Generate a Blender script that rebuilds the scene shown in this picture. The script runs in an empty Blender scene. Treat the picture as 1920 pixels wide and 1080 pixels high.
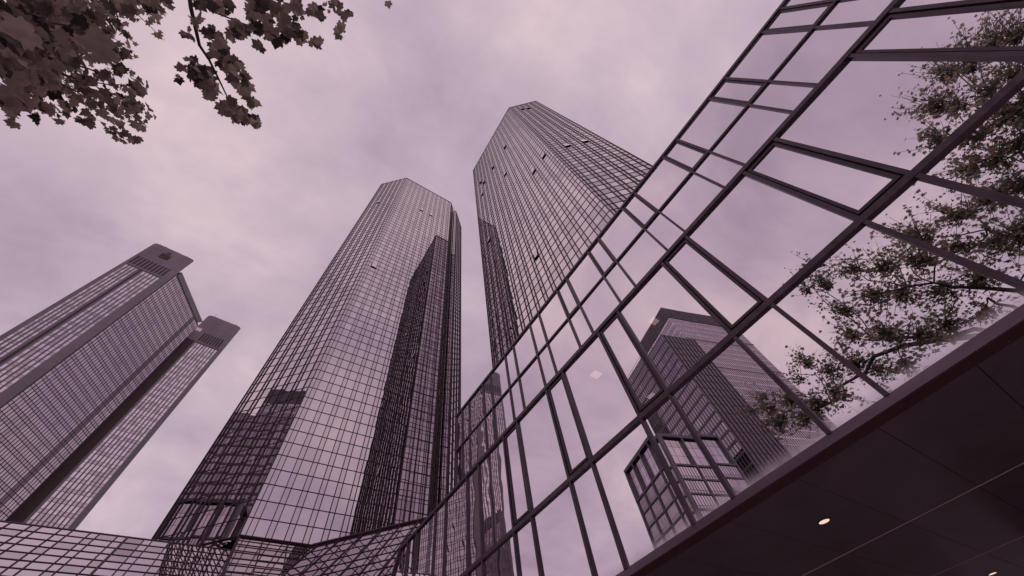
import bpy, math, random
from mathutils import Vector, Matrix
random.seed(7)
S = bpy.context.scene
COL = S.collection
EYE = 1.65                       # eye height above the pavement; measured heights below are relative to the eye

# ------------------------------------------------------------------ camera, sky, sun, exposure
RM = Matrix(((0.83343734, -0.40922112, -0.37137618),
             (-0.54032582, -0.74438504, -0.39235051),
             (-0.11588876, 0.52766371, -0.84151103)))
cam_d = bpy.data.cameras.new("camera")
cam_d.sensor_width = 36.0
cam_d.lens = 682.5687 / 1920 * 36
cam_d.clip_start = 0.05
cam_d.clip_end = 3000
cam = bpy.data.objects.new("camera", cam_d)
cam.matrix_world = Matrix.Translation((0, 0, EYE)) @ RM.to_4x4()
COL.objects.link(cam)
S.camera = cam

SUN_EL, SUN_AZ = math.radians(46), math.radians(125)      # azimuth from +Y towards +X
w = bpy.data.worlds.new("World")
S.world = w
w.use_nodes = True
nt = w.node_tree
nt.nodes.clear()


def N(t, typ, **kw):
    n = t.nodes.new(typ)
    for k, v in kw.items():
        setattr(n, k, v)
    return n


def ramp(t, stops, fac=None):
    n = t.nodes.new("ShaderNodeValToRGB")
    el = n.color_ramp.elements
    while len(el) < len(stops):
        el.new(0.5)
    for e, (p, c) in zip(el, stops):
        e.position = p
        e.color = (*c, 1)
    if fac is not None:
        t.links.new(fac, n.inputs[0])
    return n


out = N(nt, "ShaderNodeOutputWorld")
sky = N(nt, "ShaderNodeTexSky", sky_type='NISHITA', sun_disc=False)
sky.sun_elevation = SUN_EL
sky.sun_rotation = SUN_AZ
bg_sky = N(nt, "ShaderNodeBackground")
bg_sky.inputs[1].default_value = 0.1
nt.links.new(sky.outputs[0], bg_sky.inputs[0])
tc = N(nt, "ShaderNodeTexCoord")
sep = N(nt, "ShaderNodeSeparateXYZ")
nt.links.new(tc.outputs["Generated"], sep.inputs[0])


def M2(t, op, a, b=None, c=None, clamp=False):
    n = t.nodes.new("ShaderNodeMath")
    n.operation = op
    n.use_clamp = clamp
    for i, v in enumerate((a, b, c)):
        if v is None:
            continue
        if isinstance(v, (int, float)):
            n.inputs[i].default_value = v
        else:
            t.links.new(v, n.inputs[i])
    return n.outputs[0]


zz = M2(nt, 'ADD', M2(nt, 'MAXIMUM', sep.outputs[2], 0.0), 0.28)
cx = M2(nt, 'DIVIDE', sep.outputs[0], zz)
cy = M2(nt, 'DIVIDE', sep.outputs[1], zz)
cmb = N(nt, "ShaderNodeCombineXYZ")
nt.links.new(cx, cmb.inputs[0])
nt.links.new(cy, cmb.inputs[1])
n1 = N(nt, "ShaderNodeTexNoise")
n1.inputs["Scale"].default_value = 2.3
n1.inputs["Detail"].default_value = 7
n1.inputs["Roughness"].default_value = 0.55
n1.inputs["Distortion"].default_value = 0.35
nt.links.new(cmb.outputs[0], n1.inputs["Vector"])
mp = N(nt, "ShaderNodeMapping")
mp.inputs["Location"].default_value = (5.3, 8.2, 0)
nt.links.new(cmb.outputs[0], mp.inputs[0])
n2 = N(nt, "ShaderNodeTexNoise")
n2.inputs["Scale"].default_value = 0.75
n2.inputs["Detail"].default_value = 3
nt.links.new(mp.outputs[0], n2.inputs["Vector"])
# the thinner, warmer break in the cloud layer, up and to the left of the towers
dotn = N(nt, "ShaderNodeVectorMath", operation='DOT_PRODUCT')
nt.links.new(tc.outputs["Generated"], dotn.inputs[0])
dotn.inputs[1].default_value = (-0.295, 0.475, 0.829)
glow = N(nt, "ShaderNodeMapRange", interpolation_type='SMOOTHSTEP')
nt.links.new(dotn.outputs["Value"], glow.inputs[0])
glow.inputs[1].default_value = 0.95
glow.inputs[2].default_value = 1.0
mp3 = N(nt, "ShaderNodeMapping")
mp3.inputs["Rotation"].default_value = (0, 0, 0.7)
mp3.inputs["Scale"].default_value = (1.0, 3.2, 1.0)
nt.links.new(cmb.outputs[0], mp3.inputs[0])
n3 = N(nt, "ShaderNodeTexNoise")                          # fine streaks drawn out by the wind
n3.inputs["Scale"].default_value = 2.6
n3.inputs["Detail"].default_value = 8
n3.inputs["Roughness"].default_value = 0.6
n3.inputs["Distortion"].default_value = 0.6
nt.links.new(mp3.outputs[0], n3.inputs["Vector"])
v = M2(nt, 'ADD', M2(nt, 'MULTIPLY', n1.outputs[0], 0.66), M2(nt, 'MULTIPLY', n2.outputs[0], 0.20))
v = M2(nt, 'ADD', v, M2(nt, 'MULTIPLY', n3.outputs[0], 0.14))
v = M2(nt, 'ADD', v, M2(nt, 'MULTIPLY', glow.outputs[0], 0.10))
dot2 = N(nt, "ShaderNodeVectorMath", operation='DOT_PRODUCT')
nt.links.new(tc.outputs["Generated"], dot2.inputs[0])
dot2.inputs[1].default_value = (0.25, -0.05, 0.966)
glow2 = N(nt, "ShaderNodeMapRange", interpolation_type='SMOOTHSTEP')
nt.links.new(dot2.outputs["Value"], glow2.inputs[0])
glow2.inputs[1].default_value = 0.96
glow2.inputs[2].default_value = 1.0
v = M2(nt, 'ADD', v, M2(nt, 'MULTIPLY', glow2.outputs[0], 0.05))
cr = ramp(nt, [(0.39, (0.40, 0.302, 0.378)), (0.47, (0.49, 0.375, 0.455)), (0.545, (0.57, 0.438, 0.51)),
               (0.63, (0.70, 0.54, 0.57)), (0.71, (0.82, 0.63, 0.61))], v)
bg_cloud = N(nt, "ShaderNodeBackground")
bg_cloud.inputs[1].default_value = 1.09
nt.links.new(cr.outputs[0], bg_cloud.inputs[0])
mixw = N(nt, "ShaderNodeMixShader")
mixw.inputs[0].default_value = 0.95
nt.links.new(bg_sky.outputs[0], mixw.inputs[1])
nt.links.new(bg_cloud.outputs[0], mixw.inputs[2])
nt.links.new(mixw.outputs[0], out.inputs[0])

sun_d = bpy.data.lights.new("sun", 'SUN')
sun_d.energy = 0.6
sun_d.angle = math.radians(12)
sun_d.color = (1.0, 0.88, 0.84)
sun = bpy.data.objects.new("sun", sun_d)
sd = Vector((math.sin(SUN_AZ) * math.cos(SUN_EL), math.cos(SUN_AZ) * math.cos(SUN_EL), math.sin(SUN_EL)))
sun.rotation_euler = sd.to_track_quat('Z', 'Y').to_euler()
sun.location = sd * 300
COL.objects.link(sun)

S.view_settings.view_transform = 'Standard'
S.view_settings.look = 'None'
S.view_settings.exposure = 0.0
S.view_settings.gamma = 1.0
S.cycles.max_bounces = 10
S.cycles.glossy_bounces = 6
S.cycles.diffuse_bounces = 3
S.cycles.transparent_max_bounces = 12
S.cycles.sample_clamp_indirect = 6.0


# ------------------------------------------------------------------ materials
def new_mat(name):
    m = bpy.data.materials.new(name)
    m.use_nodes = True
    t = m.node_tree
    return m, t, t.nodes["Principled BSDF"]


def noise_mat(name, c0, c1, rough=0.6, metal=0.0, scale=3.0, detail=5, stretch=(1, 1, 1), bump=0.0, spec=0.5):
    m, t, b = new_mat(name)
    c = N(t, "ShaderNodeTexCoord")
    mpn = N(t, "ShaderNodeMapping")
    mpn.inputs["Scale"].default_value = stretch
    t.links.new(c.outputs["Object"], mpn.inputs[0])
    n = N(t, "ShaderNodeTexNoise")
    n.inputs["Scale"].default_value = scale
    n.inputs["Detail"].default_value = detail
    t.links.new(mpn.outputs[0], n.inputs["Vector"])
    r = ramp(t, [(0.3, c0), (0.7, c1)], n.outputs[0])
    t.links.new(r.outputs[0], b.inputs["Base Color"])
    b.inputs["Roughness"].default_value = rough
    b.inputs["Metallic"].default_value = metal
    b.inputs["Specular IOR Level"].default_value = spec
    if bump:
        bp = N(t, "ShaderNodeBump")
        bp.inputs["Strength"].default_value = bump
        bp.inputs["Distance"].default_value = 0.02
        t.links.new(n.outputs[0], bp.inputs["Height"])
        t.links.new(bp.outputs[0], b.inputs["Normal"])
    return m


def mirror_glass(name, col, rough=0.004, wave=0.0, wscale=0.6, see=0.0, dust_z=None):
    """solar control glass: a tinted mirror, its sheet very slightly wavy"""
    m, t, b = new_mat(name)
    c = N(t, "ShaderNodeTexCoord")
    geo = N(t, "ShaderNodeNewGeometry")
    b.inputs["Base Color"].default_value = (*col, 1)
    b.inputs["Metallic"].default_value = 1.0
    b.inputs["Roughness"].default_value = rough
    if wave:
        n = N(t, "ShaderNodeTexNoise")
        n.inputs["Scale"].default_value = wscale
        n.inputs["Detail"].default_value = 1.5
        t.links.new(geo.outputs["Position"], n.inputs["Vector"])
        bp = N(t, "ShaderNodeBump")
        bp.inputs["Strength"].default_value = 1.0
        bp.inputs["Distance"].default_value = wave
        t.links.new(n.outputs[0], bp.inputs["Height"])
        t.links.new(bp.outputs[0], b.inputs["Normal"])
    o = t.nodes["Material Output"]
    last = b.outputs[0]
    if see:
        tr = N(t, "ShaderNodeBsdfTransparent")
        tr.inputs[0].default_value = (0.8, 0.7, 0.74, 1)
        mx = N(t, "ShaderNodeMixShader")
        mx.inputs[0].default_value = see
        t.links.new(last, mx.inputs[1])
        t.links.new(tr.outputs[0], mx.inputs[2])
        last = mx.outputs[0]
    if dust_z is not None:
        s = N(t, "ShaderNodeSeparateXYZ")
        t.links.new(geo.outputs["Position"], s.inputs[0])
        mr = N(t, "ShaderNodeMapRange", interpolation_type='SMOOTHSTEP')
        mr.inputs[1].default_value = dust_z
        mr.inputs[2].default_value = dust_z + 0.4
        mr.inputs[3].default_value = 1.0
        mr.inputs[4].default_value = 0.0
        t.links.new(s.outputs[2], mr.inputs[0])
        n = N(t, "ShaderNodeTexNoise")
        n.inputs["Scale"].default_value = 4.0
        n.inputs["Detail"].default_value = 6
        mpn = N(t, "ShaderNodeMapping")
        mpn.inputs["Scale"].default_value = (1, 1, 0.35)
        t.links.new(geo.outputs["Position"], mpn.inputs[0])
        t.links.new(mpn.outputs[0], n.inputs["Vector"])
        f = M2(t, 'MULTIPLY', M2(t, 'POWER', mr.outputs[0], 1.7), M2(t, 'MULTIPLY_ADD', n.outputs[0], 0.95, 0.15), clamp=True)
        d = N(t, "ShaderNodeBsdfPrincipled")
        d.inputs["Base Color"].default_value = (0.95, 0.88, 0.92, 1)
        d.inputs["Metallic"].default_value = 1.0
        d.inputs["Roughness"].default_value = 0.45
        mx = N(t, "ShaderNodeMixShader")
        t.links.new(f, mx.inputs[0])
        t.links.new(last, mx.inputs[1])
        t.links.new(d.outputs[0], mx.inputs[2])
        last = mx.outputs[0]
    t.links.new(last, o.inputs[0])
    return m


MAT = {}
MAT['tg_light'] = mirror_glass('tower glass light', (0.68, 0.615, 0.655), wave=0.0026, wscale=0.4)
MAT['tg_mid'] = mirror_glass('tower glass mid', (0.545, 0.485, 0.525), wave=0.0026, wscale=0.4)
MAT['tg_dark'] = mirror_glass('tower glass dark', (0.45, 0.395, 0.43), wave=0.0026, wscale=0.4)
MAT['tg_even'] = mirror_glass('tower glass even', (0.60, 0.54, 0.58), wave=0.0026, wscale=0.4)
MAT['tg_back'] = mirror_glass('tower glass back', (0.5, 0.44, 0.48), rough=0.1)
MAT['tower_frame'] = noise_mat('tower mullion paint', (0.032, 0.012, 0.018), (0.05, 0.022, 0.031), 0.5, 0.2, 0.8)
MAT['pav_glass'] = mirror_glass('pavilion glass', (0.90, 0.85, 0.89), wave=0.0018, wscale=0.5, see=0.08)
MAT['pav_glass_low'] = mirror_glass('pavilion low glass', (0.90, 0.85, 0.89), wave=0.0018, wscale=0.5, see=0.08, dust_z=3.47 + EYE)
MAT['pav_glass_wavy'] = mirror_glass('pavilion wavy glass', (0.82, 0.74, 0.79), wave=0.0055, wscale=0.55, see=0.06)
MAT['frame'] = noise_mat('bronze frame', (0.055, 0.034, 0.046), (0.10, 0.068, 0.088), 0.38, 0.35, 6.0, 8, (1, 1, 0.3))
MAT['frame_in'] = noise_mat('bronze inner frame', (0.045, 0.028, 0.038), (0.075, 0.05, 0.065), 0.42, 0.3, 6.0, 8)
MAT['gap'] = noise_mat('dark gasket', (0.018, 0.006, 0.009), (0.026, 0.009, 0.013), 0.7)
MAT['fascia'] = noise_mat('fascia metal', (0.12, 0.082, 0.108), (0.21, 0.15, 0.19), 0.36, 0.45, 2.5, 8, (1, 0.15, 1))
MAT['lip'] = noise_mat('dark lip', (0.055, 0.010, 0.017), (0.075, 0.017, 0.026), 0.5)
MAT['soffit'] = noise_mat('soffit panel', (0.10, 0.072, 0.095), (0.145, 0.107, 0.135), 0.35, 0.15, 1.2, 6, bump=0.05)
MAT['joint'] = noise_mat('pale joint strip', (0.78, 0.68, 0.72), (0.85, 0.75, 0.8), 0.35, 0.0)
MAT['screw'] = noise_mat('screw steel', (0.6, 0.5, 0.52), (0.7, 0.6, 0.62), 0.25, 1.0)
MAT['concrete'] = noise_mat('grey cladding', (0.165, 0.137, 0.165), (0.215, 0.178, 0.21), 0.6, 0.0, 0.25, 6, (1, 1, 0.25))
MAT['concrete_d'] = noise_mat('dark cladding', (0.11, 0.092, 0.112), (0.15, 0.125, 0.15), 0.6, 0.0, 0.3, 6)
MAT['black'] = noise_mat('dark void', (0.030, 0.012, 0.016), (0.042, 0.018, 0.024), 0.6)
MAT['office_glass'] = mirror_glass('office glass', (0.76, 0.685, 0.735), rough=0.02, wave=0.002, wscale=0.4)
MAT['office_glass_d'] = mirror_glass('office glass dark', (0.33, 0.29, 0.335), rough=0.03)
MAT['office_glass_m'] = mirror_glass('office glass mid', (0.54, 0.475, 0.52), rough=0.03)
MAT['bay_glass'] = mirror_glass('bay glass', (0.44, 0.39, 0.44), rough=0.03)
MAT['logo'] = noise_mat('red emblem', (0.065, 0.018, 0.012), (0.09, 0.024, 0.016), 0.5)
MAT['fin'] = noise_mat('pale fins', (0.62, 0.53, 0.60), (0.74, 0.64, 0.71), 0.4, 0.75, 0.4)
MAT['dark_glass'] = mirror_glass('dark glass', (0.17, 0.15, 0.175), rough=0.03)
MAT['block_frame'] = noise_mat('dark block frame', (0.10, 0.080, 0.10), (0.145, 0.118, 0.145), 0.45, 0.2, 0.5)
MAT['panel_pale'] = mirror_glass('pale office glass', (0.66, 0.585, 0.64), rough=0.05)
MAT['interior'] = noise_mat('interior', (0.05, 0.038, 0.043), (0.07, 0.055, 0.06), 0.8)
MAT['bark'] = noise_mat('bark', (0.035, 0.022, 0.024), (0.09, 0.065, 0.066), 0.85, 0, 5, 6, (1, 1, 0.3), 0.4)
MAT['paving'] = noise_mat('paving', (0.38, 0.33, 0.345), (0.48, 0.42, 0.44), 0.8, 0, 1.5, 8, bump=0.1)
MAT['asphalt'] = noise_mat('asphalt', (0.045, 0.04, 0.043), (0.06, 0.053, 0.057), 0.85, 0, 8, 8, bump=0.2)


def emit_mat(name, col, st):
    m = bpy.data.materials.new(name)
    m.use_nodes = True
    t = m.node_tree
    t.nodes.clear()
    o = N(t, "ShaderNodeOutputMaterial")
    e = N(t, "ShaderNodeEmission")
    e.inputs[0].default_value = (*col, 1)
    e.inputs[1].default_value = st
    t.links.new(e.outputs[0], o.inputs[0])
    return m


MAT['lamp'] = emit_mat('lamp diffuser', (1.0, 0.70, 0.56), 1.0)
MAT['lamp_in'] = emit_mat('indoor lamp', (1.0, 0.80, 0.70), 2.6)


def leaf_mat(name, c0, c1, trans):
    m, t, b = new_mat(name)
    oi = N(t, "ShaderNodeNewGeometry")
    r = ramp(t, [(0.0, c0), (1.0, c1)], oi.outputs["Random Per Island"])
    n = N(t, "ShaderNodeTexNoise")
    n.inputs["Scale"].default_value = 18
    c = N(t, "ShaderNodeTexCoord")
    t.links.new(c.outputs["Object"], n.inputs["Vector"])
    mx = N(t, "ShaderNodeMix", data_type='RGBA', blend_type='MULTIPLY')
    mx.inputs[0].default_value = 0.5
    t.links.new(r.outputs[0], mx.inputs[6])
    rr = ramp(t, [(0.3, (0.6, 0.6, 0.6)), (0.7, (1.2, 1.2, 1.2))], n.outputs[0])
    t.links.new(rr.outputs[0], mx.inputs[7])
    t.links.new(mx.outputs[2], b.inputs["Base Color"])
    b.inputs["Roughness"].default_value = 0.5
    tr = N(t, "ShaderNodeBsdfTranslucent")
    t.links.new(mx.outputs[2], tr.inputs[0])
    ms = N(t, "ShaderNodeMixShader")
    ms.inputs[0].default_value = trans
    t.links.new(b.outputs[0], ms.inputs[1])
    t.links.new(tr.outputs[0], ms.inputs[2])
    t.links.new(ms.outputs[0], t.nodes["Material Output"].inputs[0])
    return m


MAT['leaf_green'] = leaf_mat('green leaf', (0.14, 0.165, 0.12), (0.28, 0.305, 0.22), 0.6)
MAT['leaf_brown'] = leaf_mat('browning leaf', (0.29, 0.21, 0.155), (0.47, 0.345, 0.255), 0.6)
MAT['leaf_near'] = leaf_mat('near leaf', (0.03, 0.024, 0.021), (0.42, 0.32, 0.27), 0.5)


# ------------------------------------------------------------------ mesh helpers
class MB:
    def __init__(self):
        self.v, self.f, self.m = [], [], []

    def face(self, pts, mi=0):
        i = len(self.v)
        self.v += [tuple(p) for p in pts]
        self.f.append(tuple(range(i, i + len(pts))))
        self.m.append(mi)

    def hexa(self, p, mi=0):
        """p: 8 corners, bottom ring then top ring"""
        i = len(self.v)
        self.v += [tuple(q) for q in p]
        for q in ((3, 2, 1, 0), (4, 5, 6, 7), (0, 1, 5, 4), (1, 2, 6, 5), (2, 3, 7, 6), (3, 0, 4, 7)):
            self.f.append(tuple(i + k for k in q))
            self.m.append(mi)

    def box(self, x0, x1, y0, y1, z0, z1, mi=0):
        self.hexa([(x0, y0, z0), (x1, y0, z0), (x1, y1, z0), (x0, y1, z0),
                   (x0, y0, z1), (x1, y0, z1), (x1, y1, z1), (x0, y1, z1)], mi)

    def prism(self, pts, z0, z1, mi=0):
        n = len(pts)
        i = len(self.v)
        self.v += [(p[0], p[1], z0) for p in pts] + [(p[0], p[1], z1) for p in pts]
        self.f.append(tuple(i + k for k in reversed(range(n))))
        self.f.append(tuple(i + n + k for k in range(n)))
        self.m += [mi, mi]
        for k in range(n):
            k2 = (k + 1) % n
            self.f.append((i + k, i + k2, i + n + k2, i + n + k))
            self.m.append(mi)

    def tube(self, pts, radii, seg=7, mi=0):
        rings = []
        for k, p in enumerate(pts):
            p = Vector(p)
            a = Vector(pts[max(k - 1, 0)])
            b = Vector(pts[min(k + 1, len(pts) - 1)])
            d = (b - a).normalized()
            e = d.orthogonal().normalized() if k == 0 else (last - d * last.dot(d)).normalized()
            last = e
            g = d.cross(e)
            i = len(self.v)
            for s in range(seg):
                an = 2 * math.pi * s / seg
                self.v.append(tuple(p + (e * math.cos(an) + g * math.sin(an)) * radii[k]))
            rings.append(i)
        for r0, r1 in zip(rings, rings[1:]):
            for s in range(seg):
                s2 = (s + 1) % seg
                self.f.append((r0 + s, r0 + s2, r1 + s2, r1 + s))
                self.m.append(mi)
        self.f.append(tuple(rings[-1] + s for s in range(seg)))
        self.m.append(mi)

    def build(self, name, mats, parent=None, smooth=False):
        if not isinstance(mats, (list, tuple)):
            mats = [mats]
        off = Vector((0, 0, 0))
        p = parent
        while p is not None:
            off += p.location
            p = p.parent
        me = bpy.data.meshes.new(name)
        me.from_pydata([(a - off.x, b - off.y, c + EYE - off.z) for a, b, c in self.v], [], self.f)
        for k in mats:
            me.materials.append(MAT[k])
        me.polygons.foreach_set("material_index", self.m)
        if smooth:
            me.polygons.foreach_set("use_smooth", [True] * len(self.f))
        me.update()
        o = bpy.data.objects.new(name, me)
        COL.objects.link(o)
        if parent is not None:
            o.parent = parent
        return o


def thing(name, label, cat, loc, group=None):
    o = bpy.data.objects.new(name, None)
    COL.objects.link(o)
    o.location = loc
    o["label"] = label
    o["category"] = cat
    if group:
        o["group"] = group
    return o


class Wall:
    """a flat wall: s along u, t up the slope w, d outwards along n"""
    def __init__(self, O, u, n, w=(0, 0, 1)):
        self.O, self.u, self.n, self.w = Vector(O), Vector(u).normalized(), Vector(n).normalized(), Vector(w).normalized()

    def p(self, s, t, d=0.0):
        return self.O + self.u * s + self.w * t + self.n * d

    def bar(self, mb, s0, s1, t0, t1, d0, d1, mi=0):
        q = [self.p(s0, t0, d0), self.p(s1, t0, d0), self.p(s1, t0, d1), self.p(s0, t0, d1),
             self.p(s0, t1, d0), self.p(s1, t1, d0), self.p(s1, t1, d1), self.p(s0, t1, d1)]
        mb.hexa(q, mi)

    def pane(self, s0, s1, t0, t1, d=0.0, tilt=0.0):
        a, b = random.gauss(0, tilt), random.gauss(0, tilt)
        sc, tcn = (s0 + s1) / 2, (t0 + t1) / 2
        return [self.p(s, t, d + a * (s - sc) + b * (t - tcn)) for s, t in ((s0, t0), (s1, t0), (s1, t1), (s0, t1))]


RT = RM.transposed()


def project(P):
    c = RT @ Vector(P)
    if c.z > -0.01:
        return None
    return 960 + 682.5687 * c.x / -c.z, 540 - 682.5687 * c.y / -c.z


def px_ray(px, py):
    return (RM @ Vector((px - 960, -(py - 540), -682.5687))).normalized()


def px_area(q):
    pp = [project(x) for x in q]
    if any(x is None for x in pp):
        return 0
    cx_, cy_ = sum(x[0] for x in pp) / 4, sum(x[1] for x in pp) / 4
    if not (0 < cx_ < 1920 and 0 < cy_ < 1080):
        return 0
    return abs(sum(pp[i][0] * pp[(i + 1) % 4][1] - pp[(i + 1) % 4][0] * pp[i][1] for i in range(4))) / 2


def emit_panes(panes, parent, mats, keep=100, name='window'):
    """the hundred panes that show largest are parts of their own, the rest one part"""
    panes.sort(key=lambda x: -px_area(x[0]))
    for q, mi in panes[:keep]:
        mb = MB()
        mb.face(q, 0)
        mb.build(name, mats[mi], parent)
    if panes[keep:]:
        mb = MB()
        for q, mi in panes[keep:]:
            mb.face(q, mi)
        o = mb.build(name, mats, parent)
        o["kind"] = "stuff"


def struct(o):
    o["kind"] = "structure"
    return o


# ------------------------------------------------------------------ ground
g = MB()
g.box(-1500, 1500, -1500, 1500, -EYE - 0.5, -EYE - 0.15)
struct(g.build('ground', 'asphalt'))
g = MB()
g.box(-10, 40, -60, 30, -EYE - 0.15, -EYE)
struct(g.build('pavement', 'paving'))

# ------------------------------------------------------------------ the two mirror-glass towers
FLOOR = 1.81
TOP = 153.4
TG = ['tg_light', 'tg_mid', 'tg_dark', 'tg_even']


def cell_cols(length, first=0.5, nar=0.62, wide=1.22):
    xs, kinds = [0.0], []
    x = first
    xs.append(x); kinds.append('n')
    k = 0
    while x < length - 0.05:
        step = nar if k % 2 == 0 else wide
        x = min(x + step, length)
        if length - x < 0.35:
            x = length
        xs.append(x)
        kinds.append('n' if k % 2 == 0 else 'w')
        k += 1
    return xs, kinds


def tower_face(P0, P1, z0, z1, panes, bars, scheme, opens=(), opan=None):
    P0, P1 = Vector((*P0, 0)), Vector((*P1, 0))
    u = (P1 - P0).normalized()
    L = (P1 - P0).length
    n = Vector((u.y, -u.x, 0))
    W = Wall((P0.x, P0.y, 0), u, n)
    xs, kinds = cell_cols(L)
    nr = int(round((z1 - z0) / FLOOR))
    fh = (z1 - z0) / nr
    okeys = set()
    for (s, z) in opens:
        ci = min((i for i in range(len(kinds)) if kinds[i] == 'w'), key=lambda i: abs((xs[i] + xs[i + 1]) / 2 - s))
        okeys.add((ci, int((z - z0) / fh)))
    for i, kd in enumerate(kinds):
        for r in range(nr):
            a, b = z0 + r * fh, z0 + (r + 1) * fh
            x = random.random()
            if scheme == 'checker':
                mi = (0 if r % 2 else 1) if kd == 'w' else 1
                if kd == 'n':
                    mi = 2
                elif x < 0.06:
                    mi = 2
                if kd == 'w' and r % 2 == 0 and x > 0.3:
                    mi = 2
            elif scheme == 'front':
                mi = 3 if kd == 'w' else 1
                if kd == 'w' and r % 2 and a > 55 and x < 0.5:
                    mi = 0
                if x > 0.94:
                    mi = 1
            else:
                mi = 0 if kd == 'w' else 1
                if x < 0.22:
                    mi = 1
            if (i, r) in okeys:
                # top-hung sash pushed out at its foot, with a dark reveal behind it
                mb = MB()
                s0, s1 = xs[i] + 0.05, xs[i + 1] - 0.05
                q = [W.p(s0, a + 0.05, 0.24), W.p(s1, a + 0.05, 0.24), W.p(s1, b - 0.05, 0.06), W.p(s0, b - 0.05, 0.06)]
                nn = (q[1] - q[0]).cross(q[3] - q[0]).normalized() * 0.06
                mb.hexa([q[0] - nn, q[1] - nn, q[1], q[0], q[3] - nn, q[2] - nn, q[2], q[3]], 0)
                sash = mb.build('open_window', 'tower_frame', opan)
                mb = MB()
                mb.face([W.p(s0 + 0.05, a + 0.1, 0.24) + nn * 0.2, W.p(s1 - 0.05, a + 0.1, 0.24) + nn * 0.2,
                         W.p(s1 - 0.05, b - 0.1, 0.08) + nn * 0.2, W.p(s0 + 0.05, b - 0.1, 0.08) + nn * 0.2])
                mb.build('pane', 'tg_light', sash)
            panes.append((W.pane(xs[i], xs[i + 1], a, b, 0, 0.0011), mi))
    for x in xs:
        W.bar(bars, x - 0.042, x + 0.042, z0, z1, -0.02, 0.11)
    for r in range(nr + 1):
        z = z0 + r * fh
        W.bar(bars, 0.0, L, z - 0.036, z + 0.036, -0.02, 0.05)
    W.bar(bars, 0, L, z1 - 0.2, z1 + 0.25, -0.1, 0.09)
    return W


def inset(poly, d):
    c = Vector((sum(p[0] for p in poly) / len(poly), sum(p[1] for p in poly) / len(poly)))
    return [tuple(Vector(p) + (c - Vector(p)).normalized() * d) for p in poly]


def glass_tower(label, loc, faces, plan, base, scheme_opens):
    t = thing('glass_tower', label, 'tower', loc, 'twin mirror glass towers')
    panes, bars = [], MB()
    for (a, b, scheme, opens) in faces:
        tower_face(a, b, base, TOP, panes, bars, scheme, opens, t)
    emit_panes(panes, t, TG)
    bars.build('mullion_grid', 'tower_frame', t)
    core = MB()
    core.prism(inset(plan, 0.35), -EYE, TOP - 0.1)
    core.build('core', 'tg_back', t)
    for extra in scheme_opens:
        extra(t)
    return t


# middle tower: plan corners found from the roof line
m_plan = [(-6.55, 55.55), (0.95, 48.05), (21.2, 48.05), (23.25, 50.1), (23.25, 50.9), (24.0, 50.9), (24.0, 50.45),
          (25.0, 50.45), (30.3, 55.75), (30.3, 82.0), (24, 88), (-1, 88), (-6.55, 82.0)]


def cham(px, py, P0, nrm):
    d = px_ray(px, py)
    n = Vector(nrm)
    return d * (Vector(P0).dot(n) / d.dot(n))


def opens_on(P0, P1, pxs):
    P0v, P1v = Vector((*P0, 0)), Vector((*P1, 0))
    u = (P1v - P0v).normalized()
    n = Vector((u.y, -u.x, 0))
    r = []
    for p in pxs:
        q = cham(*p, P0v, n)
        r.append(((q - P0v).dot(u), q.z))
    return r


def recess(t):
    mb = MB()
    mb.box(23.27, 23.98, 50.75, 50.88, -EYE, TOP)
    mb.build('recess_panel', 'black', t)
    W = Wall((23.45, 50.745, 0), (1, 0, 0), (0, -1, 0))
    mb = MB()
    for r in range(73):
        z = 21 + r * 1.81
        W.bar(mb, 0, 0.45, z + 0.12, z + 1.69, 0, 0.03)
    mb.build('recess_glazing', 'tg_dark', t)


mf = [((-6.55, 55.55), (0.95, 48.05), 'plain', opens_on((-6.55, 55.55), (0.95, 48.05), [(707, 379)])),
      ((0.95, 48.05), (21.2, 48.05), 'front', opens_on((0.95, 48.05), (21.2, 48.05), [(792, 394), (808, 404), (701, 500)])),
      ((21.2, 48.05), (23.25, 50.1), 'plain', []),
      ((24.0, 50.45), (25.0, 50.45), 'plain', []),
      ((25.0, 50.45), (30.3, 55.75), 'plain', []),
      ((30.3, 55.75), (30.3, 82.0), 'plain', [])]
glass_tower('mirror glass skyscraper in the centre, dark image of its twin on its face', (12, 65, 0), mf, m_plan, 20.98, [recess])

r_plan = [(22.5, 31.4), (22.5, 3.95), (29.95, -3.5), (48, -3.5), (54, 3), (54, 31.4)]
rl = [(1000, 490), (1016, 298), (997, 326), (945, 278), (923, 316), (945, 331), (909, 340), (900, 342), (903, 367), (915, 452)]
rf = [((22.5, 31.4), (22.5, 3.95), 'plain', opens_on((22.5, 31.4), (22.5, 3.95), rl)),
      ((22.5, 3.95), (29.95, -3.5), 'checker', opens_on((22.5, 3.95), (29.95, -3.5), [(1055, 274), (1089, 265), (984, 204), (993, 202)])),
      ((29.95, -3.5), (48, -3.5), 'plain', []),
      ((54, 31.4), (22.5, 31.4), 'plain', [])]
glass_tower('mirror glass skyscraper rising behind the low glass front, taller in the picture', (38, 14, 0), rf, r_plan, 20.98, [])

# ------------------------------------------------------------------ sloped glass podium at the tower feet
pod = thing('glass_podium', 'low podium with sloped mirror glass roof at the foot of the centre tower', 'building', (2, 50, 0))
PG = ['tg_light', 'tg_mid', 'tg_dark']
bars = MB()
ppan = []
s45 = math.sqrt(0.5)
ths = math.radians(47)
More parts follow.
